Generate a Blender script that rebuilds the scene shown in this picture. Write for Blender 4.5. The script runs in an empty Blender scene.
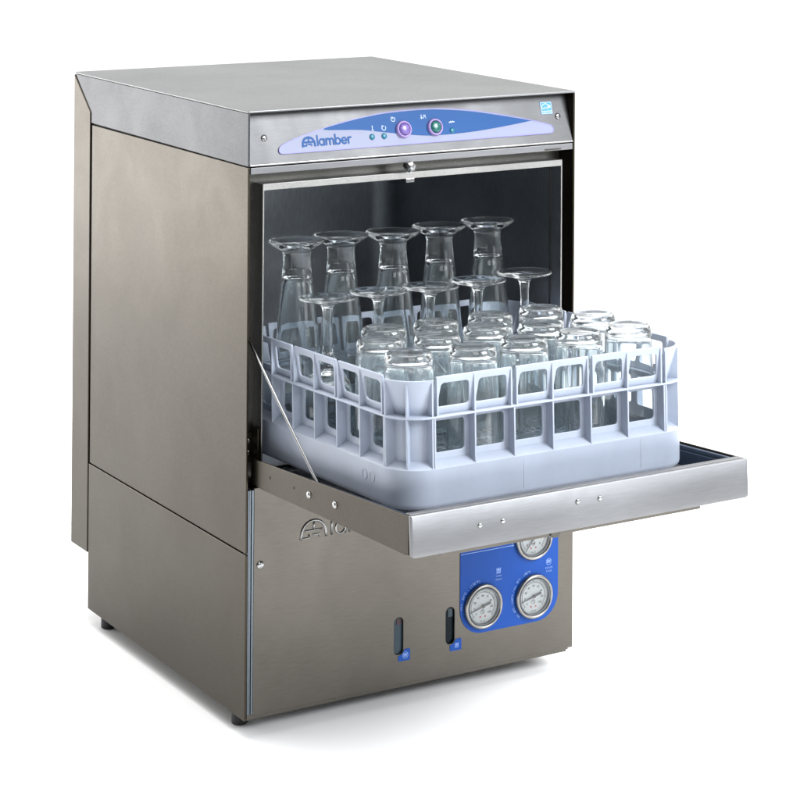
import bpy, bmesh, math, random
from mathutils import Vector, Matrix, Euler
random.seed(7)
C = bpy.context.scene
COL = C.collection
PI = math.pi

# ------------------------------------------------------------------ camera
yaw, pitch, roll = 0.5432422, 0.0110493, 0.0060866
f = Vector((math.sin(yaw)*math.cos(pitch), math.cos(yaw)*math.cos(pitch), math.sin(pitch)))
r0 = Vector((math.cos(yaw), -math.sin(yaw), 0)); u0 = r0.cross(f)
rr = math.cos(roll)*r0 + math.sin(roll)*u0
uu = -math.sin(roll)*r0 + math.cos(roll)*u0
cd = bpy.data.cameras.new('camera'); cam = bpy.data.objects.new('camera', cd); COL.objects.link(cam)
M = Matrix((rr, uu, -f)).transposed().to_4x4()
M.translation = Vector((-1.223857, -2.359098, 1.036214))
cam.matrix_world = M
cd.sensor_fit = 'HORIZONTAL'; cd.sensor_width = 36
cd.lens = 36*2302.852/800
cd.shift_y = -588.211/800
cd.clip_start = 0.05; cd.clip_end = 400
C.camera = cam

# ------------------------------------------------------------------ surroundings, key lamp and added lamps
W_ = bpy.data.worlds.new('World'); C.world = W_; W_.use_nodes = True
nt = W_.node_tree; bg = nt.nodes['Background']
tc = nt.nodes.new('ShaderNodeTexCoord')
dot = nt.nodes.new('ShaderNodeVectorMath'); dot.operation = 'DOT_PRODUCT'
dot.inputs[1].default_value = Vector((0.42, 0.72, 0.55)).normalized()
nt.links.new(tc.outputs['Generated'], dot.inputs[0])
rp = nt.nodes.new('ShaderNodeValToRGB')
rp.color_ramp.elements[0].position = 0.30; rp.color_ramp.elements[0].color = (0.08, 0.082, 0.085, 1)
rp.color_ramp.elements[1].position = 0.82; rp.color_ramp.elements[1].color = (1.0, 1.0, 1.0, 1)
mr = nt.nodes.new('ShaderNodeMapRange'); mr.inputs[1].default_value = -1; mr.inputs[2].default_value = 1
nt.links.new(dot.outputs['Value'], mr.inputs[0]); nt.links.new(mr.outputs[0], rp.inputs[0])
nt.links.new(rp.outputs[0], bg.inputs[0]); bg.inputs[1].default_value = 1.22

def area(name, loc, target, size, power, color=(1, 1, 1), size_y=None):
    d = bpy.data.lights.new(name, 'AREA'); d.energy = power; d.size = size; d.color = color
    if size_y: d.shape = 'RECTANGLE'; d.size_y = size_y
    o = bpy.data.objects.new(name, d); COL.objects.link(o); o.location = loc
    o.rotation_euler = (Vector(target)-Vector(loc)).to_track_quat('-Z', 'Y').to_euler()
    return o
area('key_softbox', (1.5, -2.5, 2.1), (0.25, -0.1, 0.3), 1.4, 138, (0.94, 0.97, 1.0))
area('added_overhead_lamp', (0.25, 0.35, 3.2), (0.2, 0.3, 0), 2.2, 92, (1.0, 1.0, 1.0))  # added out of view to whiten the floor
area('added_back_lamp', (-0.95, 2.0, 0.50), (0.0, 0.2, 0.55), 1.1, 18, (1.0, 0.985, 0.98), 0.80)  # added out of view; its reflection grades the left side panels
area('added_left_lamp', (-0.6, 2.5, 1.9), (-0.3, 0.4, 0.0), 1.0, 26, (1.0, 1.0, 1.0))  # added out of view to brighten the floor on the left
area('added_front_lamp', (1.5, -2.7, 1.1), (0.3, 0, 0.2), 1.2, 14, (0.90, 0.95, 1.0))  # added out of view to lift door front, rack and chamber
area('added_side_lamp', (2.4, 0.3, 1.8), (0.3, 0, 0.3), 1.4, 45, (1.0, 1.0, 1.0))  # added out of view to clear the floor below the door
area('added_fill_lamp', (-0.6, -2.6, 2.2), (0.3, 0, 0.1), 1.4, 30, (1.0, 1.0, 1.0))  # added out of view to fill the front and left floor

C.view_settings.view_transform = 'Standard'; C.view_settings.look = 'None'
C.view_settings.exposure = 0; C.view_settings.gamma = 1
C.render.engine = 'CYCLES'
cy = C.cycles; cy.use_denoising = True
cy.max_bounces = 24; cy.transmission_bounces = 24; cy.glossy_bounces = 8; cy.diffuse_bounces = 5; cy.transparent_max_bounces = 16
cy.caustics_refractive = True; cy.caustics_reflective = True; cy.blur_glossy = 0.6; cy.sample_clamp_indirect = 6

# ------------------------------------------------------------------ materials
def mat(name, col, rough=.5, metal=0, **kw):
    m = bpy.data.materials.new(name); m.use_nodes = True
    b = m.node_tree.nodes['Principled BSDF']
    b.inputs['Base Color'].default_value = (*col, 1); b.inputs['Roughness'].default_value = rough
    b.inputs['Metallic'].default_value = metal
    for k, v in kw.items(): b.inputs[k.replace('_', ' ')].default_value = v
    return m
def steel(name, col, rough=.36, scale=(1, 1, 1), var=.10, bump=.05, mottled=.12, wave=.12, smudge=.12):
    """brushed sheet steel: fine grain, slow mottling of colour and gloss"""
    m = mat(name, col, rough, 1.0); t = m.node_tree; N = t.nodes; L = t.links; b = N['Principled BSDF']
    tc = N.new('ShaderNodeTexCoord'); mp = N.new('ShaderNodeMapping'); mp.inputs['Scale'].default_value = scale
    L.new(tc.outputs['Object'], mp.inputs[0])
    n1 = N.new('ShaderNodeTexNoise'); n1.inputs['Scale'].default_value = 420; n1.inputs['Detail'].default_value = 4
    L.new(mp.outputs[0], n1.inputs['Vector'])
    n2 = N.new('ShaderNodeTexNoise'); n2.inputs['Scale'].default_value = 5; n2.inputs['Detail'].default_value = 3
    L.new(tc.outputs['Object'], n2.inputs['Vector'])
    a = N.new('ShaderNodeMapRange'); a.inputs[3].default_value = 1-var; a.inputs[4].default_value = 1+var
    a.inputs[1].default_value = .3; a.inputs[2].default_value = .7
    L.new(n1.outputs[0], a.inputs[0])
    a2 = N.new('ShaderNodeMapRange'); a2.inputs[3].default_value = 1-mottled; a2.inputs[4].default_value = 1+mottled
    a2.inputs[1].default_value = .3; a2.inputs[2].default_value = .7
    L.new(n2.outputs[0], a2.inputs[0])
    mu = N.new('ShaderNodeMath'); mu.operation = 'MULTIPLY'; L.new(a.outputs[0], mu.inputs[0]); L.new(a2.outputs[0], mu.inputs[1])
    vm = N.new('ShaderNodeVectorMath'); vm.operation = 'SCALE'; vm.inputs[0].default_value = col
    L.new(mu.outputs[0], vm.inputs['Scale']); L.new(vm.outputs[0], b.inputs['Base Color'])
    n3 = N.new('ShaderNodeTexNoise'); n3.inputs['Scale'].default_value = 11; n3.inputs['Detail'].default_value = 5; n3.inputs['Roughness'].default_value = .6; n3.inputs['Distortion'].default_value = .8
    L.new(tc.outputs['Object'], n3.inputs['Vector'])
    a3 = N.new('ShaderNodeMapRange'); a3.inputs[1].default_value = .35; a3.inputs[2].default_value = .7; a3.inputs[3].default_value = rough*(1-smudge); a3.inputs[4].default_value = rough*(1+smudge)
    L.new(n3.outputs[0], a3.inputs[0]); L.new(a3.outputs[0], b.inputs['Roughness'])
    n4 = N.new('ShaderNodeTexNoise'); n4.inputs['Scale'].default_value = 4.5; n4.inputs['Detail'].default_value = 1
    L.new(tc.outputs['Object'], n4.inputs['Vector'])
    b4 = N.new('ShaderNodeBump'); b4.inputs['Strength'].default_value = wave; b4.inputs['Distance'].default_value = .02
    L.new(n4.outputs[0], b4.inputs['Height'])
    bp = N.new('ShaderNodeBump'); bp.inputs['Strength'].default_value = bump; bp.inputs['Distance'].default_value = .001
    L.new(n1.outputs[0], bp.inputs['Height']); L.new(b4.outputs[0], bp.inputs['Normal']); L.new(bp.outputs[0], b.inputs['Normal'])
    return m
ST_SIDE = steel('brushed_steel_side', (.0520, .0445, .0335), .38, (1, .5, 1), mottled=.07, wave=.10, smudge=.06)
ST_HOOD = steel('steel_hood_reflection_tint', (.0610, .0630, .0670), .42, (1, .5, 1), mottled=.06, wave=.08, smudge=.06)  # side steel made cooler and lighter, a window reflection put into its colour
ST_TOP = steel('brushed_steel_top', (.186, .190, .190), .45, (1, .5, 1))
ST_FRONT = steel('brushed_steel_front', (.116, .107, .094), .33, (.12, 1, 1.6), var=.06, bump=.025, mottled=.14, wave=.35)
ST_DOOR = steel('brushed_steel_lit_copy', (.205, .207, .214), .48, (.12, 1, 1.6), var=.05)  # same steel as the front, its colour lightened for light on the door
ST_EMB = mat('embossed_steel', (.28, .28, .28), .26, 1.0)
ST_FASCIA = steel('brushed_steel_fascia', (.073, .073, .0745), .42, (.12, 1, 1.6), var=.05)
ST_IN = steel('chamber_steel', (.36, .375, .395), .42, (1, 1, .15), mottled=.2)
ST_DARK = steel('dark_steel', (.10, .095, .085), .38)
ST_BRIGHT = mat('polished_steel', (.36, .36, .36), .2, 1.0)
ST_LIP = steel('lip_steel', (.38, .375, .36), .35, mottled=.05)
ST_TRIM = steel('blued_trim', (.15, .175, .20), .35, mottled=.05)
GAP = mat('gap_black', (.012, .012, .012), .8)
RUBBER = mat('black_rubber', (.012, .012, .013), .55)
GASKET = mat('dark_blue_gasket', (.028, .045, .075), .45)
FLOORM = mat('white_floor', (.90, .90, .90), .8)
BLUE = mat('blue_vinyl', (.007, .062, .31), .45, Specular_IOR_Level=.2)
BLUE2 = mat('blue_print', (.003, .062, .22), .4, Specular_IOR_Level=.15)
LAV = mat('lavender_overlay', (.24, .257, .355), .45, Specular_IOR_Level=.2)
PURP = mat('violet_edge', (.15, .14, .38), .4)
PINK = mat('lilac_ring', (.28, .20, .44), .35)
VIOL = mat('violet_button', (.13, .085, .30), .3, Coat_Weight=.3)
GREEN = mat('green_button', (.0, .10, .085), .25, Coat_Weight=.3)
TEAL = mat('teal_led', (.0, .12, .19), .35)
WHITE = mat('white_print', (.55, .62, .75), .5)
PALE = mat('pale_blue_print', (.22, .35, .70), .45)
CYAN = mat('cyan_sticker', (.012, .22, .58), .45)
BLACK = mat('black_paint', (.012, .012, .014), .35)
DARKRING = mat('bezel_shade_grey', (.10, .11, .125), .4)
RED = mat('red_paint', (.35, .05, .03), .4)
DIAL = mat('dial_white', (.48, .52, .53), .5)
SIGHT = mat('sight_glass', (.003, .008, .012), .2, Specular_IOR_Level=.12)
SIGHT2 = mat('sight_glass_grey', (.028, .050, .066), .15, Specular_IOR_Level=.3)  # greyer tone for the left window and the right level mark
def plastic():
    m = mat('lilac_white_plastic', (.345, .385, .465), .42); t = m.node_tree; N = t.nodes; L = t.links; b = N['Principled BSDF']
    tc = N.new('ShaderNodeTexCoord')
    n = N.new('ShaderNodeTexNoise'); n.inputs['Scale'].default_value = 22; n.inputs['Detail'].default_value = 6; n.inputs['Roughness'].default_value = .65
    L.new(tc.outputs['Object'], n.inputs['Vector'])
    a = N.new('ShaderNodeMapRange'); a.inputs[1].default_value = .3; a.inputs[2].default_value = .7; a.inputs[3].default_value = .92; a.inputs[4].default_value = 1.05
    L.new(n.outputs[0], a.inputs[0])
    vm = N.new('ShaderNodeVectorMath'); vm.operation = 'SCALE'; vm.inputs[0].default_value = (.345, .385, .465)
    L.new(a.outputs[0], vm.inputs['Scale']); L.new(vm.outputs[0], b.inputs['Base Color'])
    b.inputs['Subsurface Weight'].default_value = .12
    b.inputs['Subsurface Radius'].default_value = (.004, .004, .005); b.inputs['Subsurface Scale'].default_value = 1
    n2 = N.new('ShaderNodeTexNoise'); n2.inputs['Scale'].default_value = 300
    L.new(tc.outputs['Object'], n2.inputs['Vector'])
    bp = N.new('ShaderNodeBump'); bp.inputs['Strength'].default_value = .06; bp.inputs['Distance'].default_value = .0006
    L.new(n2.outputs[0], bp.inputs['Height']); L.new(bp.outputs[0], b.inputs['Normal'])
    return m
PLAST = plastic()
def glass_mat(name, haze):
    m = mat(name, (.925, .965, .978), .015, 0, IOR=1.46); t = m.node_tree; N = t.nodes; L = t.links; b = N['Principled BSDF']
    tc = N.new('ShaderNodeTexCoord'); mp = N.new('ShaderNodeMapping'); mp.inputs['Scale'].default_value = (1, 1, .22)
    oi = N.new('ShaderNodeObjectInfo'); ad = N.new('ShaderNodeVectorMath'); ad.operation = 'ADD'
    L.new(tc.outputs['Object'], mp.inputs[0]); L.new(mp.outputs[0], ad.inputs[0]); L.new(oi.outputs['Random'], ad.inputs[1])
    n = N.new('ShaderNodeTexNoise'); n.inputs['Scale'].default_value = 90; n.inputs['Detail'].default_value = 5; n.inputs['Roughness'].default_value = .7
    L.new(ad.outputs[0], n.inputs['Vector'])
    a = N.new('ShaderNodeMapRange'); a.inputs[1].default_value = .35; a.inputs[2].default_value = .7; a.inputs[3].default_value = 1-haze*.5; a.inputs[4].default_value = 1-haze*1.6
    L.new(n.outputs[0], a.inputs[0]); L.new(a.outputs[0], b.inputs['Transmission Weight'])
    return m
GLASS = glass_mat('clear_glass', .010)
GLASS_WORN = glass_mat('washed_tumbler_glass', .034)
LENS = mat('gauge_lens_glass', (1, 1, 1), 0, 0, IOR=1.35); LENS.node_tree.nodes['Principled BSDF'].inputs['Transmission Weight'].default_value = 1

# ------------------------------------------------------------------ mesh helpers
def empty(name, loc, label=None, cat=None, group=None, parent=None):
    o = bpy.data.objects.new(name, None); COL.objects.link(o); o.empty_display_size = .03
    o.location = loc
    if parent: o.parent = parent
    if label: o['label'] = label
    if cat: o['category'] = cat
    if group: o['group'] = group
    return o
def world_loc(o):
    v = Vector(o.location); p = o.parent
    while p: v += Vector(p.location); p = p.parent
    return v
def obj(name, bm, m, parent=None, smooth=False, local=False, angle=None):
    """link bm as ONE mesh object; bm is in world coordinates unless local"""
    bmesh.ops.recalc_face_normals(bm, faces=bm.faces)
    me = bpy.data.meshes.new(name)
    if parent and not local:
        bmesh.ops.translate(bm, verts=bm.verts, vec=-world_loc(parent))
    bm.to_mesh(me); bm.free()
    for x in (m if isinstance(m, (list, tuple)) else [m]): me.materials.append(x)
    o = bpy.data.objects.new(name, me); COL.objects.link(o)
    if parent: o.parent = parent
    if smooth:
        me.shade_smooth()
        if angle is not None: me.set_sharp_from_angle(angle=angle)
    return o
def BM(): return bmesh.new()
def add_bm(bm, other):
    me = bpy.data.meshes.new('tmp'); other.to_mesh(me); other.free(); bm.from_mesh(me); bpy.data.meshes.remove(me)
def box(bm, x0, x1, y0, y1, z0, z1, bev=0, seg=2):
    b = BM(); bmesh.ops.create_cube(b, size=1)
    for v in b.verts:
        v.co = Vector(((x0+x1)/2+v.co.x*(x1-x0), (y0+y1)/2+v.co.y*(y1-y0), (z0+z1)/2+v.co.z*(z1-z0)))
    if bev: bmesh.ops.bevel(b, geom=b.edges[:], offset=bev, segments=seg, affect='EDGES', profile=.5)
    add_bm(bm, b)
def prism(bm, pts, axis, a, b_, bev=0):
    """polygon pts extruded along axis ('x': pts are (y,z); 'y': (x,z); 'z': (x,y)) from a to b_"""
    b = BM()
    def P(p, t): return {'x': (t, p[0], p[1]), 'y': (p[0], t, p[1]), 'z': (p[0], p[1], t)}[axis]
    va = [b.verts.new(P(p, a)) for p in pts]; vb = [b.verts.new(P(p, b_)) for p in pts]
    b.faces.new(va); b.faces.new(vb[::-1]); n = len(pts)
    for i in range(n): b.faces.new((va[i], va[(i+1) % n], vb[(i+1) % n], vb[i]))
    bmesh.ops.recalc_face_normals(b, faces=b.faces)
    if bev: bmesh.ops.bevel(b, geom=b.edges[:], offset=bev, segments=2, affect='EDGES', profile=.5)
    add_bm(bm, b)
def lathe(bm, prof, seg=48, mtx=None):
    """profile [(r,z)...] revolved about z"""
    b = BM(); rings = []
    for r, z in prof:
        if r < 1e-6: rings.append([b.verts.new((0, 0, z))])
        else: rings.append([b.verts.new((r*math.cos(2*PI*i/seg), r*math.sin(2*PI*i/seg), z)) for i in range(seg)])
    for k in range(len(rings)-1):
        A, B = rings[k], rings[k+1]
        for i in range(seg):
            j = (i+1) % seg
            if len(A) == 1 and len(B) == 1: continue
            if len(A) == 1: b.faces.new((A[0], B[i], B[j]))
            elif len(B) == 1: b.faces.new((A[i], A[j], B[0]))
            else: b.faces.new((A[i], A[j], B[j], B[i]))
    if mtx: bmesh.ops.transform(b, matrix=mtx, verts=b.verts)
    add_bm(bm, b)
def tube(bm, pts, r, seg=10, closed=False):
    pts = [Vector(p) for p in pts]; rings = []; n = len(pts); up = None; b = BM()
    for i, p in enumerate(pts):
        if closed: t = (pts[(i+1) % n]-pts[i-1]).normalized()
        else: t = (pts[min(i+1, n-1)]-pts[max(i-1, 0)]).normalized()
        if up is None: up = t.orthogonal().normalized()
        up = (up-t*up.dot(t)).normalized(); s = t.cross(up)
        rings.append([b.verts.new(p+r*(math.cos(2*PI*k/seg)*up+math.sin(2*PI*k/seg)*s)) for k in range(seg)])
    for i in range(n if closed else n-1):
        A, B = rings[i], rings[(i+1) % n]
        for k in range(seg): b.faces.new((A[k], A[(k+1) % seg], B[(k+1) % seg], B[k]))
    if not closed: b.faces.new(rings[0][::-1]); b.faces.new(rings[-1])
    add_bm(bm, b)
def shape2d(loops, th, mtx=None, bev=0):
    """flat outline with holes (2-D loops), th thick, centred on its plane, as a bmesh"""
    cu = bpy.data.curves.new('tmp', 'CURVE'); cu.dimensions = '2D'; cu.fill_mode = 'BOTH'; cu.extrude = max(th/2-bev, 0)
    cu.bevel_depth = bev; cu.bevel_resolution = 1; cu.offset = -bev
    for lp in loops:
        s = cu.splines.new('POLY'); s.points.add(len(lp)-1); s.use_cyclic_u = True
        for i, p in enumerate(lp): s.points[i].co = (p[0], p[1], 0, 1)
    return from_curve(cu, mtx)
def from_curve(cu, mtx=None):
    o = bpy.data.objects.new('tmp', cu); COL.objects.link(o)
    dg = bpy.context.evaluated_depsgraph_get(); dg.update()
    me = bpy.data.meshes.new_from_object(o.evaluated_get(dg))
    b = BM(); b.from_mesh(me); bpy.data.meshes.remove(me); bpy.data.objects.remove(o); bpy.data.curves.remove(cu)
    bmesh.ops.remove_doubles(b, verts=b.verts, dist=1e-6)
    if mtx: bmesh.ops.transform(b, matrix=mtx, verts=b.verts)
    return b
def text(body, size, th=.0003, mtx=None, align='CENTER', spacing=1):
    cu = bpy.data.curves.new('tmp', 'FONT'); cu.body = body; cu.size = size; cu.extrude = th/2
    cu.align_x = align; cu.align_y = 'CENTER'; cu.resolution_u = 4; cu.space_character = spacing
    return from_curve(cu, mtx)
def rrect(x0, x1, y0, y1, r, n=6):
    rs = r if isinstance(r, (list, tuple)) else [r]*4   # bl, br, tr, tl
    out = []
    for (cx, cy, a0), q in zip(((x0+rs[0], y0+rs[0], PI), (x1-rs[1], y0+rs[1], 1.5*PI), (x1-rs[2], y1-rs[2], 0), (x0+rs[3], y1-rs[3], .5*PI)), rs):
        if q < 1e-6: out.append((cx, cy)); continue
        for i in range(n+1):
            a = a0+.5*PI*i/n; out.append((cx+q*math.cos(a), cy+q*math.sin(a)))
    return out
def circle(cx, cy, r, n=32): return [(cx+r*math.cos(2*PI*i/n), cy+r*math.sin(2*PI*i/n)) for i in range(n)]
def arc(cx, cy, rx, ry, a0, a1, n=16): return [(cx+rx*math.cos(math.radians(a0+(a1-a0)*i/n)), cy+ry*math.sin(math.radians(a0+(a1-a0)*i/n))) for i in range(n+1)]
def smooth_loop(pts, n=6):
    """Catmull-Rom through pts (closed)"""
    out = []; N = len(pts)
    for i in range(N):
        p0, p1, p2, p3 = [Vector(pts[(i+k-1) % N]) for k in range(4)]
        for j in range(n):
            t = j/n
            out.append(tuple(.5*((2*p1)+(-p0+p2)*t+(2*p0-5*p1+4*p2-p3)*t*t+(-p0+3*p1-3*p2+p3)*t**3)))
    return out
_k = [0]
def stroke(bm, pts, w, th, mtx, closed=False, round_=True):
    """a flat ribbon of width w along 2-D pts, raised th, each a hair higher than the last so none lie flush"""
    _k[0] = (_k[0]+1) % 7; top = th+_k[0]*.00003
    P = [Vector(p) for p in pts]; n = len(P)
    if closed:
        o_, i_ = [], []
        for i in range(n):
            t = (P[(i+1) % n]-P[i-1]).normalized(); nn = Vector((-t.y, t.x)); o_.append(P[i]+nn*w/2); i_.append(P[i]-nn*w/2)
        b = BM()
        L4 = [[b.verts.new((p.x, p.y, z)) for p in lp] for lp in (o_, i_) for z in (0, top)]
        ob, ot, ib, it = L4
        for i in range(n):
            j = (i+1) % n
            for q in ((ot[i], ot[j], it[j], it[i]), (ob[i], ob[j], ot[j], ot[i]), (ib[i], it[i], it[j], ib[j])): b.faces.new(q)
    else:
        lft, rgt = [], []
        for i in range(n):
            t = (P[min(i+1, n-1)]-P[max(i-1, 0)]).normalized(); nn = Vector((-t.y, t.x)); lft.append(P[i]+nn*w/2); rgt.append(P[i]-nn*w/2)
        loop = rgt[:]
        if round_:
            t = (P[-1]-P[-2]).normalized(); a = math.atan2(t.y, t.x)
            loop += [P[-1]+Vector((math.cos(a+x), math.sin(a+x)))*w/2 for x in (-PI/4, 0, PI/4)]
        loop += lft[::-1]
        if round_:
            t = (P[0]-P[1]).normalized(); a = math.atan2(t.y, t.x)
            loop += [P[0]+Vector((math.cos(a+x), math.sin(a+x)))*w/2 for x in (-PI/4, 0, PI/4)]
        b = BM(); va = [b.verts.new((p.x, p.y, 0)) for p in loop]; vb = [b.verts.new((p.x, p.y, top)) for p in loop]; N = len(loop)
        b.faces.new(va[::-1]); b.faces.new(vb)
        for i in range(N): b.faces.new((va[i], va[(i+1) % N], vb[(i+1) % N], vb[i]))
    bmesh.ops.transform(b, matrix=mtx, verts=b.verts); add_bm(bm, b)
def frame_mtx(o, x, y):
    """local (x, y, z=out) -> world"""
    x = Vector(x).normalized(); y = Vector(y).normalized(); z = x.cross(y)
    m = Matrix((x, y, z)).transposed().to_4x4(); m.translation = Vector(o); return m
def FR(y=0.0): return frame_mtx((0, y, 0), (1, 0, 0), (0, 0, 1))     # front plane: (x, z) drawn, facing -y
def T(x, y, z=0): return Matrix.Translation((x, y, z))
def wordmark(bm, mtx, x0, y0, h, w, th, raised=False):
    """the maker's dome emblem and the rounded lower-case word beside it; h = letter x-height"""
    def S(pts, closed=False, ww=None):
        if raised: tube(bm, [mtx @ Vector((x0+p[0]*h, y0+p[1]*h, 0)) for p in pts], (ww or w)/2, 8, closed); return
        stroke(bm, [(x0+p[0]*h, y0+p[1]*h) for p in pts], ww or w, th, mtx, closed)
    # dome emblem, 2.1 wide 1.35 high
    S([(-.05, .05)]+[(1.0+1.0*math.cos(math.radians(a)), .38+.95*math.sin(math.radians(a))) for a in range(180, -1, -12)]+[(2.05, .05)], ww=w*1.25)
    S([(1.02, 1.3), (1.02, .62)]); S([(.3, .62), (1.7, .62)]); S([(-.05, .1), (.62, .1), (.62, .34)], ww=w*.9); S([(.95, .3), (1.45, .3), (1.45, .1)], ww=w*.8)
    x = 2.50
    S([(x, 1.5), (x, .06)])                                                                          # l
    x += .36
    S(arc(x+.36, .5, .40, .44, 0, 360, 22)[:-1], True); S([(x+.78, .94), (x+.78, .06)])              # a
    x += 1.14
    S([(x, .06), (x, .94)]); S([(x, .6)]+arc(x+.30, .60, .30, .34, 180, 0, 10)+[(x+.60, .06)])       # m
    S([(x+.60, .6)]+arc(x+.90, .60, .30, .34, 180, 0, 10)+[(x+1.20, .06)])
    x += 1.56
    S([(x, 1.5), (x, .06)]); S(arc(x+.42, .5, .40, .44, 0, 360, 22)[:-1], True)                      # b
    x += 1.10
    S(arc(x+.40, .5, .40, .44, 0, 312, 20)); S([(x+.0, .5), (x+.78, .5)])                            # e
    x += 1.12
    S([(x, .06), (x, .94)]); S(arc(x+.32, .58, .32, .36, 180, 65, 8))                                # r

# ------------------------------------------------------------------ setting
b = BM(); b.faces.new([b.verts.new((.2+3.4*math.cos(i*PI/48), .3+3.4*math.sin(i*PI/48), -.003)) for i in range(96)])
fl = obj('floor', b, FLOORM); fl['kind'] = 'structure'

# ------------------------------------------------------------------ the machine
W, D, D2, H = .46, .504, .448, .717
ZB, ZS, ZH, ZR = .018, .2083, .6532, .0908
G = empty('glasswasher', (W/2, D/2, -.003), 'stainless steel undercounter glass washing machine with its front door folded open flat', 'dishwasher')

# hood
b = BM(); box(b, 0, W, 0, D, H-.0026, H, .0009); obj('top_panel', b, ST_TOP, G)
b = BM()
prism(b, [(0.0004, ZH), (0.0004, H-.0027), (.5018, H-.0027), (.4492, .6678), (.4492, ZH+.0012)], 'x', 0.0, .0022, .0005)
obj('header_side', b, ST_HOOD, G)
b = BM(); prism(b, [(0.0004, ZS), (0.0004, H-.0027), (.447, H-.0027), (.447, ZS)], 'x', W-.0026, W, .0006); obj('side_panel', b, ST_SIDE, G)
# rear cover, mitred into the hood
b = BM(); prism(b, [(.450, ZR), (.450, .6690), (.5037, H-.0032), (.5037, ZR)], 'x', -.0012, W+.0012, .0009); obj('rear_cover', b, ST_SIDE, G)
# side panels
b = BM(); box(b, 0, .0022, .0004, .4462, ZS+.0010, ZH-.0011, .0006)
prism(b, [(.0032, ZH-.004), (.0032, ZS+.002), (.012, ZS+.002), (.012, ZH-.004)], 'x', .0023, .0036)
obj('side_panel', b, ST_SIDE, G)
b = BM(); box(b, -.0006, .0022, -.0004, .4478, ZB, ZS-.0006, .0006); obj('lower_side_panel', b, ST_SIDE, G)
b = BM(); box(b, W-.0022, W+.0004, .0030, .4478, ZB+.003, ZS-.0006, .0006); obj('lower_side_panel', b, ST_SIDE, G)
# dark carcass behind the seams
b = BM(); box(b, .004, W-.004, .036, .4475, .0185, .276); box(b, .004, W-.004, .4325, .4478, .277, .712); box(b, .004, W-.004, .034, .4320, .655, .7135)
box(b, .0024, .0038, .04, .4470, .278, .712)
obj('carcass', b, GAP, G)
b = BM(); box(b, .0028, W-.003, .006, .446, ZB+.0004, ZB+.002); obj('bottom_plate', b, ST_DARK, G)

# control fascia, leaning back
FZ = Vector((0, .001, ZH)); ft = Vector((0, .0170, .0603)).normalized()
CP = frame_mtx(FZ, (1, 0, 0), ft)
b = BM(); q = BM(); prism(q, rrect(.0027, W-.0032, .0008, .0622, .0008, 2), 'z', -.0015, 0); bmesh.ops.transform(q, matrix=CP, verts=q.verts); add_bm(b, q)
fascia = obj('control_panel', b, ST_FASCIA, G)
b = BM(); box(b, .0026, W-.003, .0004, .0085, ZH-.0002, ZH+.0016, .0004)
obj('fascia_edge', b, ST_LIP, fascia)
ol = [(.0428, .0136), (.0423, .0158), (.0429, .0183), (.0448, .0205), (.0490, .0229), (.0600, .0268), (.0765, .0315), (.1043, .038), (.131, .0437), (.1731, .0500), (.2050, .0525), (.2365, .0533), (.2693, .0523), (.3118, .0476), (.3547, .0401), (.395, .0312), (.4120, .0270), (.4220, .0242), (.4266, .0225), (.4290, .0207), (.4300, .0183), (.4297, .0158), (.4280, .0138), (.4250, .0129), (.4190, .0127), (.4050, .0126), (.33, .0124), (.2203, .0122), (.1371, .0120), (.0700, .0118), (.0540, .0118), (.0475, .0119), (.0445, .0124)]
ol = smooth_loop(ol, 4)
b = BM(); add_bm(b, shape2d([ol], .0012, CP @ T(0, 0, .0006), .0003)); ovl = obj('control_overlay', b, LAV, G)
b = BM(); stroke(b, ol, .0010, .0015, CP, True); obj('overlay_border', b, PURP, ovl)
bl = [(.1041, .0366), (.1309, .0430), (.173, .0491), (.2050, .0514), (.2407, .0520), (.2691, .0510), (.3116, .0464), (.3545, .0388), (.3948, .0306), (.3976, .0297), (.352, .0247), (.3074, .0213), (.264, .0203), (.2357, .0216), (.1917, .0276), (.1539, .0332)]
b = BM(); add_bm(b, shape2d([smooth_loop(bl, 4)], .0003, CP @ T(0, 0, .00140))); obj('blue_band', b, BLUE2, ovl)
b = BM(); wordmark(b, CP @ T(0, 0, .0013), .0742, .0182, .0079, .0021, .0002); obj('logo', b, BLUE2, ovl)
for px, m in ((.2126, VIOL), (.2570, GREEN)):
    mt = CP @ T(px, .0301, .0012)
    b = BM(); lathe(b, [(.0074, .0004), (.0079, .0040), (.0090, .0046), (.0101, .0034), (.0106, .0008), (.0106, 0)], 40, mt); bz = obj('push_button', b, PINK, G, True)
    b = BM(); lathe(b, [(.0074, .0009), (.0073, .0035), (.0062, .0050), (.004, .0058), (0, .0061)], 40, mt); obj('button_cap', b, m, bz, True)
for px, py in ((.1685, .0239), (.1851, .0238), (.2814, .0246)):
    b = BM(); lathe(b, [(.0036, .0002), (.0035, .0007), (.0028, .0012), (.0015, .0015), (0, .0016)], 24, CP @ T(px, py, .0013)); obj('indicator_light', b, TEAL, G, True)
cz = CP @ T(0, 0, .0014)
SY = [[[(.1700, .0320), (.1700, .0372)], [(.1688, .0318), (.1714, .0318)]],
      [arc(.1859, .0335, .0027, .0027, 120, 400, 14), [(.1834, .0366), (.1846, .0352), (.1860, .0362)]],
      [arc(.2002, .0432, .0027, .0027, 130, 410, 14), [(.2002, .0434), (.2002, .0455)], [(.1979, .0462), (.1990, .0449), (.2003, .0458)]],
      [[(.2400, .0412), (.2400, .0462)], [(.2386, .0425), (.2414, .0425)]],
      [[(.2430, .0455), (.2462, .0455)], [(.2430, .0418), (.2432, .0436), (.2460, .0436), (.2462, .0418)]],
      [[(.2790, .0338), (.2808, .0362), (.2820, .0340), (.2834, .0362), (.2852, .0348)], [(.2782, .0350), (.2862, .0350)]]]
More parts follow.
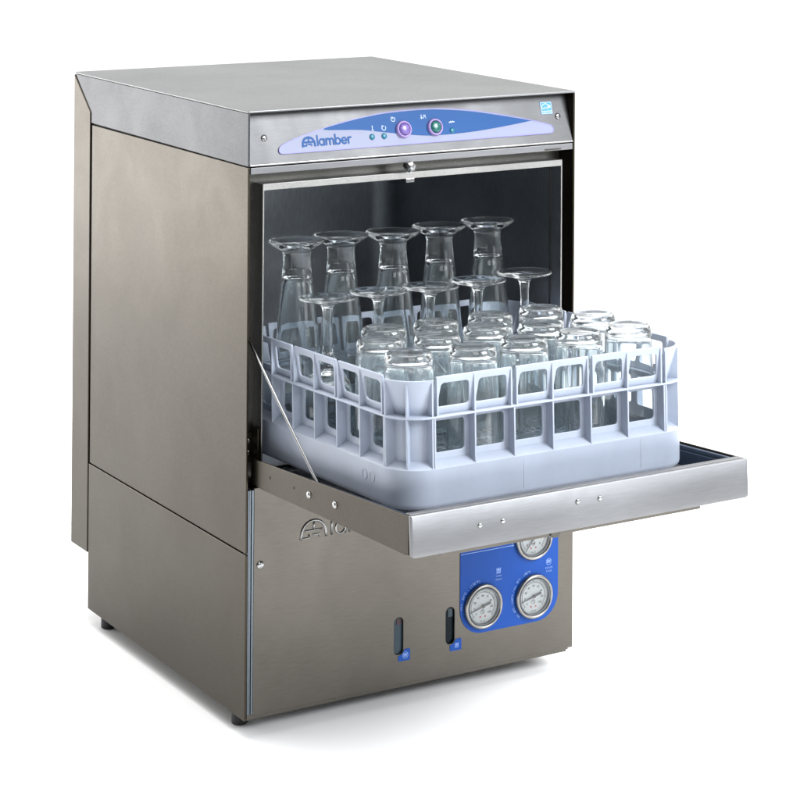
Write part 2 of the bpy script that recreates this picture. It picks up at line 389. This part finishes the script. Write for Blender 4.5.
for sy in SY:
    b = BM()
    for ln in sy: stroke(b, ln, .0006, .0003, cz)
    obj('symbol', b, WHITE, ovl)
# efficiency sticker
mt = CP @ T(.4244, .0444, 0)
b = BM(); add_bm(b, shape2d([rrect(-.0086, .0086, -.0076, .0076, .0005, 2)], .0004, mt @ T(0, 0, .0003))); stk = obj('sticker', b, CYAN, G)
b = BM(); zz = mt @ T(0, 0, .0005)
stroke(b, rrect(-.0079, .0079, -.0069, .0069, .0003, 1), .0005, .0001, zz, True); stroke(b, [(-.0079, -.0040), (.0079, -.0040)], .0005, .0001, zz)
stroke(b, arc(-.001, -.0015, .0065, .0068, 165, 35, 14), .0006, .0001, zz)
add_bm(b, text('energy', .0042, .0002, zz @ T(-.0012, .0003, .0002) @ Matrix.Rotation(.18, 4, 'Z'))); add_bm(b, text('ENERGY STAR', .0021, .0002, zz @ T(0, -.0055, .0002)))
st = [(.0048+(.0027 if i % 2 == 0 else .0011)*math.sin(2*PI*i/10), .0016+(.0027 if i % 2 == 0 else .0011)*math.cos(2*PI*i/10)) for i in range(10)]
add_bm(b, shape2d([st], .0002, zz @ T(0, 0, .0002))); obj('sticker_print', b, WHITE, stk)

def screw(mt, r=.0038, parent=G, slot=True, m=ST_BRIGHT):
    b = BM(); lathe(b, [(r, -.0002), (r, r*.16), (r*.9, r*.36), (r*.6, r*.52), (0, r*.58)], 24, mt); s = obj('screw', b, m, parent, True)
    if slot and parent is G:
        b = BM(); a = random.uniform(0, 3); q = BM(); box(q, -r*.62, r*.62, -r*.1, r*.1, r*.42, r*.62); bmesh.ops.transform(q, matrix=mt @ Matrix.Rotation(a, 4, 'Z'), verts=q.verts); add_bm(b, q)
        obj('screw_slot', b, GAP, s)
screw(CP @ T(.0250, .0318), .0039); screw(CP @ T(.4399, .0332), .0039)

# rail below the fascia, channel round the chamber mouth
b = BM(); box(b, .0037, W-.0027, .0012, .0035, .6438, ZH-.0018, .0005); box(b, .0037, W-.0027, .0036, .030, .6438, .6452); rail = obj('front_rail', b, ST_DOOR, G)
b = BM(); box(b, .4150, .4390, .0006, .0012, .6448, .6466); obj('hinge_slot', b, ST_DARK, rail)
b = BM(); add_bm(b, shape2d([rrect(.0038, W-.0028, .279, .6437, .0005, 1), rrect(.0245, .4428, .2955, .6290, .012)], .0016, FR(.0308))); obj('mouth_channel', b, ST_DARK, G)
# chamber: coved box, open at the front
X0, X1, YF, YB, Z0, Z1 = .0232, .4441, .0085, .428, .292, .6305
path = [(X0, YF)]+[(X0+.03*(1-math.cos(a)), YB-.03+.03*math.sin(a)) for a in [i*PI/16 for i in range(9)]]
path = [(X0, YF)]+[(X0+.03-.03*math.cos(a), YB-.03+.03*math.sin(a)) for a in [i*PI/16 for i in range(9)]]+[(X1-.03+.03*math.sin(a), YB-.03+.03*math.cos(a)) for a in [i*PI/16 for i in range(9)]]+[(X1, YF)]
b = BM(); lo = [b.verts.new((x, y, Z0)) for x, y in path]; hi = [b.verts.new((x, y, Z1-.0002)) for x, y in path]
for i in range(len(path)-1): b.faces.new((lo[i], lo[i+1], hi[i+1], hi[i]))
b.faces.new(hi); b.faces.new(lo[::-1])
ch = obj('wash_chamber', b, ST_IN, G, True, angle=.5)
b = BM(); add_bm(b, shape2d([rrect(X0-.0009, X1+.0009, Z0, Z1+.0006, .0006, 1), rrect(X0+.0009, X1-.0009, Z0+.003, Z1-.0070, .0008, 1)], .0022, FR(YF-.0012), .0003)); obj('chamber_lip', b, ST_LIP, ch)
# latch knob
b = BM(); mt = frame_mtx((.2150, .0004, .6395), (1, 0, 0), (0, 0, 1))
lathe(b, [(.0035, -.006), (.0035, .0015), (.0066, .002), (.0072, .005), (.0062, .0082), (.003, .0096), (0, .0098)], 6, mt @ Matrix.Rotation(.3, 4, 'Z')); latch = obj('door_latch', b, ST_BRIGHT, G)
b = BM(); box(b, .2155, .2275, .0055, .0072, .6185, .6236, .0005); obj('latch_tongue', b, ST_BRIGHT, latch)

# lower front panel
b = BM(); hole = [rrect(.1993, .2122, .0575, .1020, .0063), rrect(.2722, .2848, .0575, .1020, .0063)]
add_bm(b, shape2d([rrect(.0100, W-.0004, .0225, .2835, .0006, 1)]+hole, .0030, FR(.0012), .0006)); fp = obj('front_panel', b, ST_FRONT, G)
b = BM(); box(b, .0072, .0096, -.0008, .012, .0245, .2815, .0004); box(b, .0046, .0066, .0002, .012, .0245, .2815, .0004); box(b, .0025, .0041, -.0004, .012, .0245, .2815, .0004)
obj('edge_trim', b, ST_TRIM, G)
b = BM(); box(b, .0040, W-.0080, .0024, .010, .0175, .0243, .0006); box(b, .12, .19, .0016, .0023, .0196, .0232, .0003); box(b, .03, W-.03, .040, .046, .0120, .0186, .0005); obj('plinth', b, ST_FRONT, G)
screw(FR(-.0003) @ T(.0187, .1942), .0047, slot=False)
screw(FR(-.0003) @ T(.4415, .1942), .0047, slot=False)
b = BM(); mtE = FR(-.0004); wordmark(b, mtE, .0725, .2140, .0162, .0026, .0009, True)
obj('embossed_logo', b, ST_EMB, fp, True)
for x0, x1, m in ((.1993, .2122, SIGHT2), (.2722, .2848, SIGHT)):
    b = BM(); box(b, x0-.002, x1+.002, .0032, .006, .054, .105); sw = obj('sight_window', b, m, G)
    b = BM(); box(b, x0+.0050, x1-.0012, .0026, .0031, .0925 if x0 < .25 else .0895, .0995, .0002); obj('level_mark', b, mat('dark_red_mark', (.035, .006, .012), .4) if x0 < .25 else SIGHT2, sw)
def icon_glass(bm, mt, s, ring):
    if ring: stroke(bm, circle(0, 0, 1.75*s, 24), .22*s, .0001, mt, True)
    for dx in (-.62, .62):
        stroke(bm, [((dx-.42)*s, .95*s), ((dx-.30)*s, -.75*s), ((dx+.30)*s, -.75*s), ((dx+.42)*s, .95*s)], .34*s, .0001, mt)
    stroke(bm, [(-.9*s, .35*s), (.9*s, .35*s)], .3*s, .0001, mt)
    if not ring: stroke(bm, [(-1.15*s, -1.25*s), (1.15*s, -1.25*s)], .3*s, .0001, mt)
for x0, x1, z0, z1, ring in ((.2052, .2215, .0496, .0632, 1), (.2779, .2943, .0490, .0627, 0)):
    b = BM(); cxs = x0+.0070
    # label with a bite where the window slot is
    xc = .20575 if x0 < .25 else .2785; rb = .0072; zc = .0638
    a0 = math.degrees(math.asin((z1-zc)/rb)); a1 = -90-math.degrees(math.asin(min(1, max(0, xc-x0)/rb)))
    bite = arc(xc, zc, rb, rb, a0, a1, 10)
    q = rrect(x0, x1, z0, z1, .0014, 3)
    add_bm(b, shape2d([[p for p in q[:12]]+bite], .0004, FR(-.0006))); sk = obj('level_sticker', b, BLUE, G)
    b = BM(); icon_glass(b, FR(-.0009) @ T((x0+x1)/2+.0014, (z0+z1)/2-.0002), .0022, ring); obj('sticker_symbol', b, PALE, sk)

# gauge plate and gauges
gx0, gx1, gz0, gz1 = .2920, .4365, .0640, .2050
b = BM(); add_bm(b, shape2d([rrect(gx0, gx1, gz0, gz1, [.032, .032, .004, .004], 10)], .0008, FR(-.0008), .0002)); plate = obj('gauge_plate', b, BLUE, G)
pm = FR(-.0013)
b = BM(); stroke(b, [(gx0+.0005, .1632), (.3700, .1632)], .0007, .0001, pm); obj('plate_line', b, PALE, plate)
for ix, iz, isz, ring, cx, zc, a, c in ((.3476, .1362, .0026, 0, .3476, .1292, 'TANK', 'WASH'), (.4221, .1352, .0022, 1, .4225, .1276, 'BOILER', 'RINSE')):
    b = BM(); icon_glass(b, pm @ T(ix, iz), isz, ring); obj('plate_symbol', b, PALE, plate)
    for t_, z_ in ((a, zc), (c, zc-.0042)):
        obj('lettering', text(t_, .0030, .0002, pm @ T(cx, z_, .0002), spacing=1.15), PALE, plate)
def arc_text(body, cx, cz, r, a0, a1, size):
    n = len(body); b = BM()
    for i, chx in enumerate(body):
        if chx == ' ': continue
        a = math.radians(a0+(a1-a0)*i/(n-1))
        add_bm(b, text(chx, size, .0002, pm @ T(cx+r*math.cos(a), cz+r*math.sin(a), .0002) @ Matrix.Rotation(a-PI/2, 4, 'Z')))
    obj('lettering', b, PALE, plate)
arc_text('min. 54°C - (130°F)', .3241, .0966, .0308, 178, 98, .0046)
arc_text('min. 60°C - (140°F) / max. 85°C - (185°F)', .3988, .0964, .0308, 226, 98, .0040)
arc_text('min. 1 bar - max. 2 bar', .3984, .1688, .0308, 190, 92, .0044)
def gauge(cx, cz, needle_deg, pressure=False):
    mt = FR(-.0010) @ T(cx, cz); R = .0272
    e = empty('gauge', (0, 0, 0), parent=G); e.location = Vector((cx, -.001, cz))-Vector(G.location)
    b = BM(); lathe(b, [(R-.0005, 0), (R, .0012), (R-.0002, .0044), (R-.0016, .0060), (R-.0030, .0060), (R-.0042, .0047), (R-.0046, .0030), (R-.0050, .0012), (R-.0050, 0)], 64, mt); obj('bezel', b, steel('bezel_steel', (.30, .29, .275), .30, mottled=.03), e, True, angle=.9)
    b = BM(); lathe(b, [(R-.00505, .0008), (R-.00475, .0049), (R-.0062, .0049), (R-.0062, .0008)], 64, mt); obj('bezel_shade_ring', b, DARKRING, e, True, angle=.5)  # dark ring added to draw the shade inside the bezel
    b = BM(); lathe(b, [(R-.0048, 0), (R-.0048, .0009), (0, .0009)], 64, mt); dl = obj('dial', b, DIAL, e)
    b = BM(); dm = mt @ T(0, 0, .00095); r = R-.0062
    A0, A1, n = 222, -42, 9
    stroke(b, arc(0, 0, r*.80, r*.80, A0, A1, 40), .00035, .0001, dm)
    for i in range(n*5-4):
        a = math.radians(A0+(A1-A0)*i/(n*5-5)); big = i % 5 == 0; q = r*.80
        stroke(b, [(q*math.cos(a), q*math.sin(a)), ((q+(.0024 if big else .0013))*math.cos(a), (q+(.0024 if big else .0013))*math.sin(a))], .0005 if big else .0003, .0001, dm, round_=False)
    for i in range(n):
        a = math.radians(A0+(A1-A0)*i/(n-1)); q = r*.60
        s = str(i) if pressure else str(i*15)
        add_bm(b, text(s, .0036, .0002, dm @ T(q*math.cos(a), q*math.sin(a), .0002)))
    add_bm(b, text('bar' if pressure else '°C', .0046, .0002, dm @ T(0, -r*.33, .0002)))
    stroke(b, circle(-.0001, -r*.33, .0026, 20), .0004, .0001, dm, True)
    add_bm(b, text('CL 2.5', .0026, .0002, dm @ T(0, -r*.86, .0002)))
    obj('dial_marks', b, BLACK, e)
    b = BM()
    for dx in (-.0036, .0036): add_bm(b, shape2d([circle(dx, -r*.60, .0012, 16)], .0002, dm @ T(0, 0, .0002)))
    obj('red_dots', b, RED, e)
    b = BM(); nm = mt @ T(0, 0, .0026) @ Matrix.Rotation(math.radians(needle_deg), 4, 'Z')
    add_bm(b, shape2d([[(-.0110, -.0015), (-.0110, .0015), (-.0020, .0010), (.0020, .0009), (.0200, .0003), (.0200, -.0003), (.0020, -.0009), (-.0020, -.0010)]], .0005, nm))
    add_bm(b, shape2d([circle(0, 0, .0023, 24)], .0011, nm)); obj('needle', b, BLACK, e)
    b = BM(); lathe(b, [(0, .0040), (R-.0047, .0040), (R-.0047, .0046), (0, .0046)], 48, mt); obj('lens', b, LENS, e)
gauge(.3241, .0966, 197); gauge(.3988, .0964, 196); gauge(.3984, .1686, 232, True)

# feet
for x, y in ((.0185, .0490), (W-.0300, .0900), (.0185, .4240), (W-.0185, .4240)):
    b = BM(); lathe(b, [(0, -.003), (.0085, -.003), (.0095, -.002), (.0095, .011), (.006, .012), (.006, ZB+.0003), (0, ZB+.0003)], 28, T(x, y)); obj('foot', b, RUBBER, G, True, angle=.6)

# ------------------------------------------------------------------ the folded-down door
dx0, dx1, dy = .0090, .4508, -.3430
def zt(y): return .3188+(.3400-.3188)*(-.0213-y)/.3217
def zb_(y): return .2870+(.2968-.2870)*(-.0213-y)/.3217
dr = empty('door', (0, 0, 0), parent=G); dr.location = Vector((W/2, 0, .3))-Vector(G.location)
for x, sgn in ((dx0, 1), (dx1, -1)):
    b = BM(); prism(b, [(.006, zb_(.006)+.002), (.006, zt(.006)-.001), (.001, zt(.001)), (dy+.0005, zt(dy)-.0006), (dy+.0005, zb_(dy)+.002), (-.0213, zb_(-.0213))], 'x', x, x+sgn*.0022, .0006)
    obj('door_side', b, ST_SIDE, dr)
# front rail: one folded strip with a round lower edge
b = BM(); dt = math.atan(.066); zc = (zt(dy)+zb_(dy))/2; hh = (zt(dy)-zb_(dy))/2
add_bm(b, shape2d([rrect(dx0-.0003, dx1+.0003, -hh, hh, [.0045, .0045, .0012, .0012], 5)], .0056, FR(dy-.0030) @ T(0, zc) @ Matrix.Rotation(-dt, 4, 'X'), .0019))
box(b, dx0+.0024, dx1-.0024, dy+.0006, dy+.0090, zt(dy)-.0012, zt(dy)+.0001, .0003)
obj('door_front', b, ST_DOOR, dr, True, angle=.5)
# outer skin (underside) and inner tray
b = BM(); prism(b, [(-.004, zb_(-.004)+.0002), (dy+.0095, zb_(dy+.0095)+.0002), (dy+.0095, zb_(dy+.0095)+.0022), (-.004, zb_(-.004)+.0022)], 'x', dx0+.0024, dx1-.0024); obj('door_skin', b, ST_SIDE, dr)
b = BM(); prism(b, [(-.004, zb_(-.004)+.0100), (dy+.0100, zb_(dy)+.0150), (dy+.0100, zb_(dy)+.0162), (-.004, zb_(-.004)+.0112)], 'x', dx0+.0100, dx1-.0100); obj('door_liner', b, ST_DOOR, dr)
b = BM()
for xa, xb in ((dx0+.0024, dx0+.0090), (dx1-.0090, dx1-.0024)):
    prism(b, [(-.004, zb_(-.004)+.0024), (dy+.0095, zb_(dy)+.0024), (dy+.0095, zt(dy)-.0080), (-.004, zt(0)-.0080)], 'x', xa, xb, .001)
    xm = (xa+xb)/2
    prism(b, [(-.010, zt(-.01)-.0078), (dy+.0100, zt(dy)-.0078), (dy+.0100, zt(dy)-.0028), (-.010, zt(-.01)-.0028)], 'x', xm-.0022, xm+.0022, .001)
prism(b, [(dy+.0100, zb_(dy)+.0165), (dy+.0140, zb_(dy)+.0165), (dy+.0140, zt(dy)-.0075), (dy+.0100, zt(dy)-.0075)], 'x', dx0+.0095, dx1-.0095, .001)
obj('door_gasket', b, GASKET, dr)
# pull strip under the front edge
b = BM(); prism(b, [(dy+.0030, zb_(dy)-.0002), (dy+.0030, zb_(dy)-.0060), (dy+.0042, zb_(dy)-.0064), (dy+.030, zb_(dy)-.0030), (dy+.030, zb_(dy)-.0004)], 'x', .0500, .3900, .0006); hs = obj('pull_strip', b, ST_FRONT, dr)
b = BM(); prism(b, [(.1860, zb_(dy)-.0012), (.2010, zb_(dy)-.0012), (.1975, zb_(dy)-.0075), (.1890, zb_(dy)-.0075)], 'y', dy+.0005, dy+.0028, .0004); obj('pull_catch', b, ST_DARK, dr)
for y, z in ((-.0409, .3053), (-.0979, .3080)):
    b = BM(); lathe(b, [(.0017, 0), (.0017, .0002), (0, .0002)], 16, frame_mtx((dx0, y, z), (0, -1, 0), (0, 0, 1))); obj('rivet_hole', b, GAP, dr)
for y, z in ((-.1325, .3088), (-.1905, .3124)): screw(frame_mtx((dx0, y, z), (0, -1, 0), (0, 0, 1)), .0040, dr, slot=False)
for x, z in ((.0925, .3195), (.1212, .3198), (.2173, .3264), (.2463, .3255)): screw(FR(dy-.0058) @ T(x, z-.0005), .0028, dr, slot=False)
# support rod from the mouth channel to the door side
b = BM(); tube(b, [(.0118, .030, .4560), (.0118, .020, .4515), (.0128, -.06, .3875), (.0150, -.1396, .3240), (.0150, -.1440, .3190)], .0016, 12); obj('support_rod', b, ST_BRIGHT, G, True)
# hinge bracket beside the chamber
b = BM(); box(b, .0105, .0225, .0255, .0296, .3060, .3400, .0006); box(b, .0195, .0222, .0100, .0254, .3060, .3480, .0006); hb = obj('hinge_bracket', b, ST_SIDE, G)
screw(frame_mtx((.0158, .0254, .3310), (1, 0, 0), (0, 0, 1)), .0036, hb); screw(frame_mtx((.0158, .0254, .3180), (1, 0, 0), (0, 0, 1)), .0030, hb)

# ------------------------------------------------------------------ rack
tilt = math.atan(.035)
RK = empty('glass_rack', (.229, -.096, .3157), 'square pale lilac plastic rack with window sides, resting half out on the open door', 'rack')
RK.rotation_euler = (-tilt, 0, 0)
S = .193; CR = .040; HS, HL, HT = .0431, .0963, .1385
def sq_path(off, n=8):
    """rounded square outline at offset off inside the outer face"""
    a = S-off; r = max(CR-off, .004); out = []
    for k, (sx, sy) in enumerate(((1, -1), (1, 1), (-1, 1), (-1, -1))):
        for i in range(n+1):
            t = -PI/2+k*PI/2+i*PI/2/n; out.append((sx*(a-r)+r*math.cos(t), sy*(a-r)+r*math.sin(t)))
    return out
# skirt: shell with a sloped shelf and floor
b = BM(); prof = [(.0040, 0), (.0012, .0022), (.0003, .006), (0, HS-.0012), (.0010, HS), (.0125, HS+.0060), (.0150, HS+.0060), (.0152, HS), (.0032, HS-.0080), (.0032, .0040), (.0070, .0020)]
loops = [[b.verts.new((x, y, z)) for x, y in sq_path(o)] for o, z in prof]; n = len(loops[0])
for k in range(len(loops)):
    A, B = loops[k], loops[(k+1) % len(loops)]
    for i in range(n): b.faces.new((A[i], A[(i+1) % n], B[(i+1) % n], B[i]))
obj('base_skirt', b, PLAST, RK, True, True, .7)
# floor lattice
b = BM(); a = S-.0045; k = 30
for i in range(k+1):
    x = -a+.006+(2*a-.012)*i/k; w = .0011 if i % 6 else .0022
    e_ = a-.012 if 0 < i < k else a-.03
    box(b, x-w, x+w, -e_, e_, .0175, .0235); box(b, -e_, e_, x-w, x+w, .0172, .0231)
obj('floor_grid', b, PLAST, RK, local=True)
# window walls
B6 = .0508; half = 3*B6
def win(cx, cz, w, h, r=.004, tap=0):
    p = rrect(cx-w/2, cx+w/2, cz-h/2, cz+h/2, r, 4)
    return [(x+(cx-x)*tap*(z-cz)/h, z) for x, z in p]
def wall():
    bm = BM(); yw = -S+.0138
    mt = frame_mtx((0, yw, 0), (1, 0, 0), (0, 0, 1))
    # lower tier: one sheet, six windows
    add_bm(bm, shape2d([rrect(-half-.003, half+.003, HS+.0040, HL-.0015, .0005, 1)]+[win(-half+B6*(i+.5), (HS+HL)/2+.0030, .0385, .0335) for i in range(6)], .0026, mt, .0005))
    # upper tier: three tabs of two windows, leaning in towards the ledge
    lean = math.atan2(.0070, HT-HL); ht = (HT-HL)/math.cos(lean)
    mu = frame_mtx((0, -S+.0090, HL), (1, 0, 0), (0, -math.sin(lean), math.cos(lean)))
    for j in range(3):
        x0 = -half+2*B6*j+.0026; x1 = x0+2*B6-.0052
        add_bm(bm, shape2d([rrect(x0, x1, .0012, ht, .0012, 3)]+[win(x0+(x1-x0)*(.25+.5*i), ht*.52, .0378, .0262, .004, .15) for i in range(2)], .0026, mu, .0005))
        for x in (x0+.0010, (x0+x1)/2, x1-.0010):
            prism(bm, [(-S+.0016, HT-.0030), (-S+.0004, HT-.0024), (-S+.0004, HL+.0008), (-S+.0080, HL+.0008)], 'x', x-.0010, x+.0010, .0002)
    # ledge and ribs
    box(bm, -half-.004, half+.004, -S, yw+.0024, HL-.0014, HL+.0010, .0006)
    for i in range(7):
        x = -half+B6*i
        prism(bm, [(-S+.0004, HS-.0006), (-S+.0004, HL-.0015), (yw-.0011, HL-.0015), (yw-.0011, HS+.003)], 'x', x-.0010, x+.0010, .0003)
    return bm
w0 = obj('window_wall', wall(), PLAST, RK, local=True)
for kq in range(1, 4):
    w = w0.copy(); COL.objects.link(w); w.parent = RK; w.rotation_euler = (0, 0, kq*PI/2)
def corner():
    bm = BM(); c = -S+CR; ri = CR-.0138
    def sec(r0, r1, z0, z1, a0=180, a1=270, n=12):
        q = BM(); A = arc(c, c, r0, r0, a0, a1, n)+arc(c, c, r1, r1, a1, a0, n); prism(q, A, 'z', z0, z1, .0004); add_bm(bm, q)
    sec(ri-.0013, ri+.0013, HS+.004, HL-.0015, 178, 272)
    q = BM(); n = 12; A = arc(c, c, 1, 1, 181, 269, n); rows = []
    for rr_, z in ((ri+.0014, HL+.0008), (CR-.0004, HT-.0030), (CR-.0030, HT-.0030), (ri-.0012, HL+.0008)):
        rows.append([q.verts.new((c+(p[0]-c)*rr_, c+(p[1]-c)*rr_, z)) for p in A])
    for k in range(4):
        for i in range(n): q.faces.new((rows[k][i], rows[k][i+1], rows[(k+1) % 4][i+1], rows[(k+1) % 4][i]))
    for i in (0, n): q.faces.new([rows[k][i] for k in range(4)])
    bmesh.ops.recalc_face_normals(q, faces=q.faces); add_bm(bm, q)
    sec(ri-.0030, CR, HL-.0014, HL+.0010, 176, 274)
    for a in (183, 225, 267):
        t = math.radians(a); m4 = Matrix.Translation((c, c, 0)) @ Matrix.Rotation(t, 4, 'Z')
        q = BM(); prism(q, [(ri+.0011, HS+.003), (CR-.0006, HS-.0006), (CR-.0006, HL-.0016), (ri+.0011, HL-.0016)], 'y', -.0009, .0009)
        prism(q, [(ri+.0014, HL+.0008), (CR-.0004, HL+.0008), (CR-.0004, HT-.0065), (CR-.0016, HT-.0060)], 'y', -.0009, .0009)
        bmesh.ops.transform(q, matrix=m4, verts=q.verts); add_bm(bm, q)
    return bm
c0 = obj('corner_post', corner(), PLAST, RK, True, True, .5)
for kq in range(1, 4):
    w = c0.copy(); COL.objects.link(w); w.parent = RK; w.rotation_euler = (0, 0, kq*PI/2)
# two moulded rings low on the left skirt
b = BM(); mt = frame_mtx((-S-.00005, 0, 0), (0, -1, 0), (0, 0, 1))
for yy in (.112, .128): stroke(b, circle(yy, .027, .0052, 24), .0008, .00028, mt, True)
obj('moulded_rings', b, PLAST, RK, local=True)
mt = frame_mtx((0, -S+.0001, 0), (1, 0, 0), (0, 0, 1))
for xx in (-.040, .118):
    b = BM(); stroke(b, [(xx, .008), (xx, HS-.003)], .0009, .00018, mt); obj('mould_seam', b, PLAST, RK, local=True)

# ------------------------------------------------------------------ glasses, all upside down in the rack
def glass_obj(name, prof, label, cat, group):
    b = BM(); lathe(b, prof, 56); o = obj(name, b, GLASS, smooth=True); o['label'] = label; o['category'] = cat; o['group'] = group
    return o
tumbler = [(.0287, .0012), (.0293, .0002), (.0299, .0000), (.0304, .0012), (.0303, .004), (.0288, .060), (.0268, .119), (.0266, .1240), (.0262, .1275), (.0253, .1305), (.0240, .1322), (.0226, .1330), (.0212, .1327), (.0190, .1318), (.0120, .1309), (0, .1306),
           ]
tin = [(0, .1254), (.0120, .1252), (.0185, .1243), (.0219, .1222), (.0240, .1185), (.0250, .113), (.0270, .060), (.0285, .004), (.0287, .0012)]
tumbler = tumbler+[None]+tin
def closed_profile(p):
    """outer then inner run as two lathes sharing the rim"""
    i = p.index(None); return p[:i], p[i+1:]
def make_glass(name, p, label, cat, group, m=None):
    o_, i_ = closed_profile(p); b = BM(); lathe(b, o_, 56); lathe(b, i_, 56)
    bmesh.ops.remove_doubles(b, verts=b.verts, dist=2e-6)
    o = obj(name, b, m or GLASS, smooth=True); o['label'] = label; o['category'] = cat; o['group'] = group
    return o
tall = [(.0289, .0012), (.0294, .0002), (.0299, 0), (.0304, .0010), (.0303, .004), (.0290, .050), (.0258, .105), (.0222, .145), (.0188, .172), (.0178, .180), (.0169, .190), (.0165, .198), (.0163, .2030), (.0164, .2055), (.0170, .2065), (.0169, .2076), (.0171, .2090), (.0180, .2105), (.0197, .2116), (.0222, .2128), (.0252, .2144), (.0280, .2161), (.0305, .2178), (.0325, .2193), (.0335, .2203), (.0338, .2212), (.0336, .2220), (.0328, .2225), (.0316, .2225), (.0290, .2217), (.0230, .2204), (.0160, .2195), (.0080, .2191), (0, .2190), None,
        (0, .1820), (.0060, .1818), (.0100, .1806), (.0128, .1775), (.0142, .172), (.0160, .162), (.0200, .135), (.0240, .100), (.0274, .050), (.0288, .004), (.0289, .0012)]
goblet = [(.0267, .0010), (.0271, .0001), (.0275, 0), (.0280, .0009), (.0290, .012), (.0302, .030), (.0304, .042), (.0288, .058), (.0245, .071), (.0180, .080), (.0120, .0855), (.0090, .0890), (.0092, .0915), (.0105, .0940), (.0098, .0968), (.0074, .0990), (.0060, .1040), (.0053, .1150), (.0051, .1300), (.0053, .1440), (.0062, .1520), (.0085, .1562), (.0150, .1590), (.0240, .1610), (.0310, .1624), (.0336, .1633), (.0342, .1642), (.0338, .1651), (.0325, .1654), (.0240, .1648), (.0120, .1640), (0, .1637), None,
          (0, .0795), (.0060, .0788), (.0130, .0760), (.0200, .0705), (.0250, .0625), (.0280, .0520), (.0290, .042), (.0289, .030), (.0277, .012), (.0267, .0010)]
tall_pos = [(.082, .0248, .335), (.1467, .0335, .3347), (.2125, .0221, .3351), (.2856, .0329, .3347), (.3582, .0351, .3347)]
gob_pos = [(.0821, -.0459, .3375), (.154, -.0422, .3374), (.2209, -.0465, .3375), (.2914, -.0433, .3374), (.3705, -.0261, .3368)]
row3 = [(.131, -.0915, .3391), (.201, -.0942, .3392), (.2764, -.0914, .3391), (.3523, -.0872, .3389)]
row4 = [(.0901, -.1515, .3412), (.1559, -.1683, .3418), (.2312, -.1538, .3413), (.2926, -.1736, .342), (.3775, -.1581, .3414)]
row5 = [(.078, -.2335, .3441), (.1523, -.244, .3444), (.2251, -.2381, .3442), (.2986, -.2382, .3442), (.3706, -.2357, .3441)]
o5 = ['leftmost', 'second from left', 'middle', 'second from right', 'rightmost']; o4 = ['leftmost', 'second from left', 'second from right', 'rightmost']
def place(proto, pos, words, fmt, wob=.009):
    for i, (p, w) in enumerate(zip(pos, words)):
        o = proto.pop() if proto else None
        if o is None: o = SRC[0].copy(); COL.objects.link(o)
        else: SRC[0] = o
        o.location = (p[0], p[1], p[2]+.0004)
        o.rotation_euler = Euler((-tilt+random.uniform(-1, 1)*wob, random.uniform(-1, 1)*wob, 0))
        o['label'] = fmt % w
SRC = [None]
gt = make_glass('beer_glass', tall, 'x', 'glass', 'tall footed glasses in the back row'); place([gt], tall_pos, o5, 'tall footed glass standing upside down, %s of five in the back row', .004)
gg = make_glass('wine_glass', goblet, 'x', 'glass', 'stemmed glasses in the second row'); place([gg], gob_pos, o5, 'stemmed wine glass upside down in front of the tall glasses, %s of five', .006)
gr = make_glass('tumbler', tumbler, 'x', 'glass', 'tumblers at the front of the rack', GLASS_WORN); place([gr], row3, o4, 'upside down tumbler just in front of the wine glasses, %s of four')
place([], row4, o5, 'upside down tumbler behind the frontmost row, %s of five')
place([], row5, o5, 'upside down tumbler in the frontmost row of the rack, %s of five')
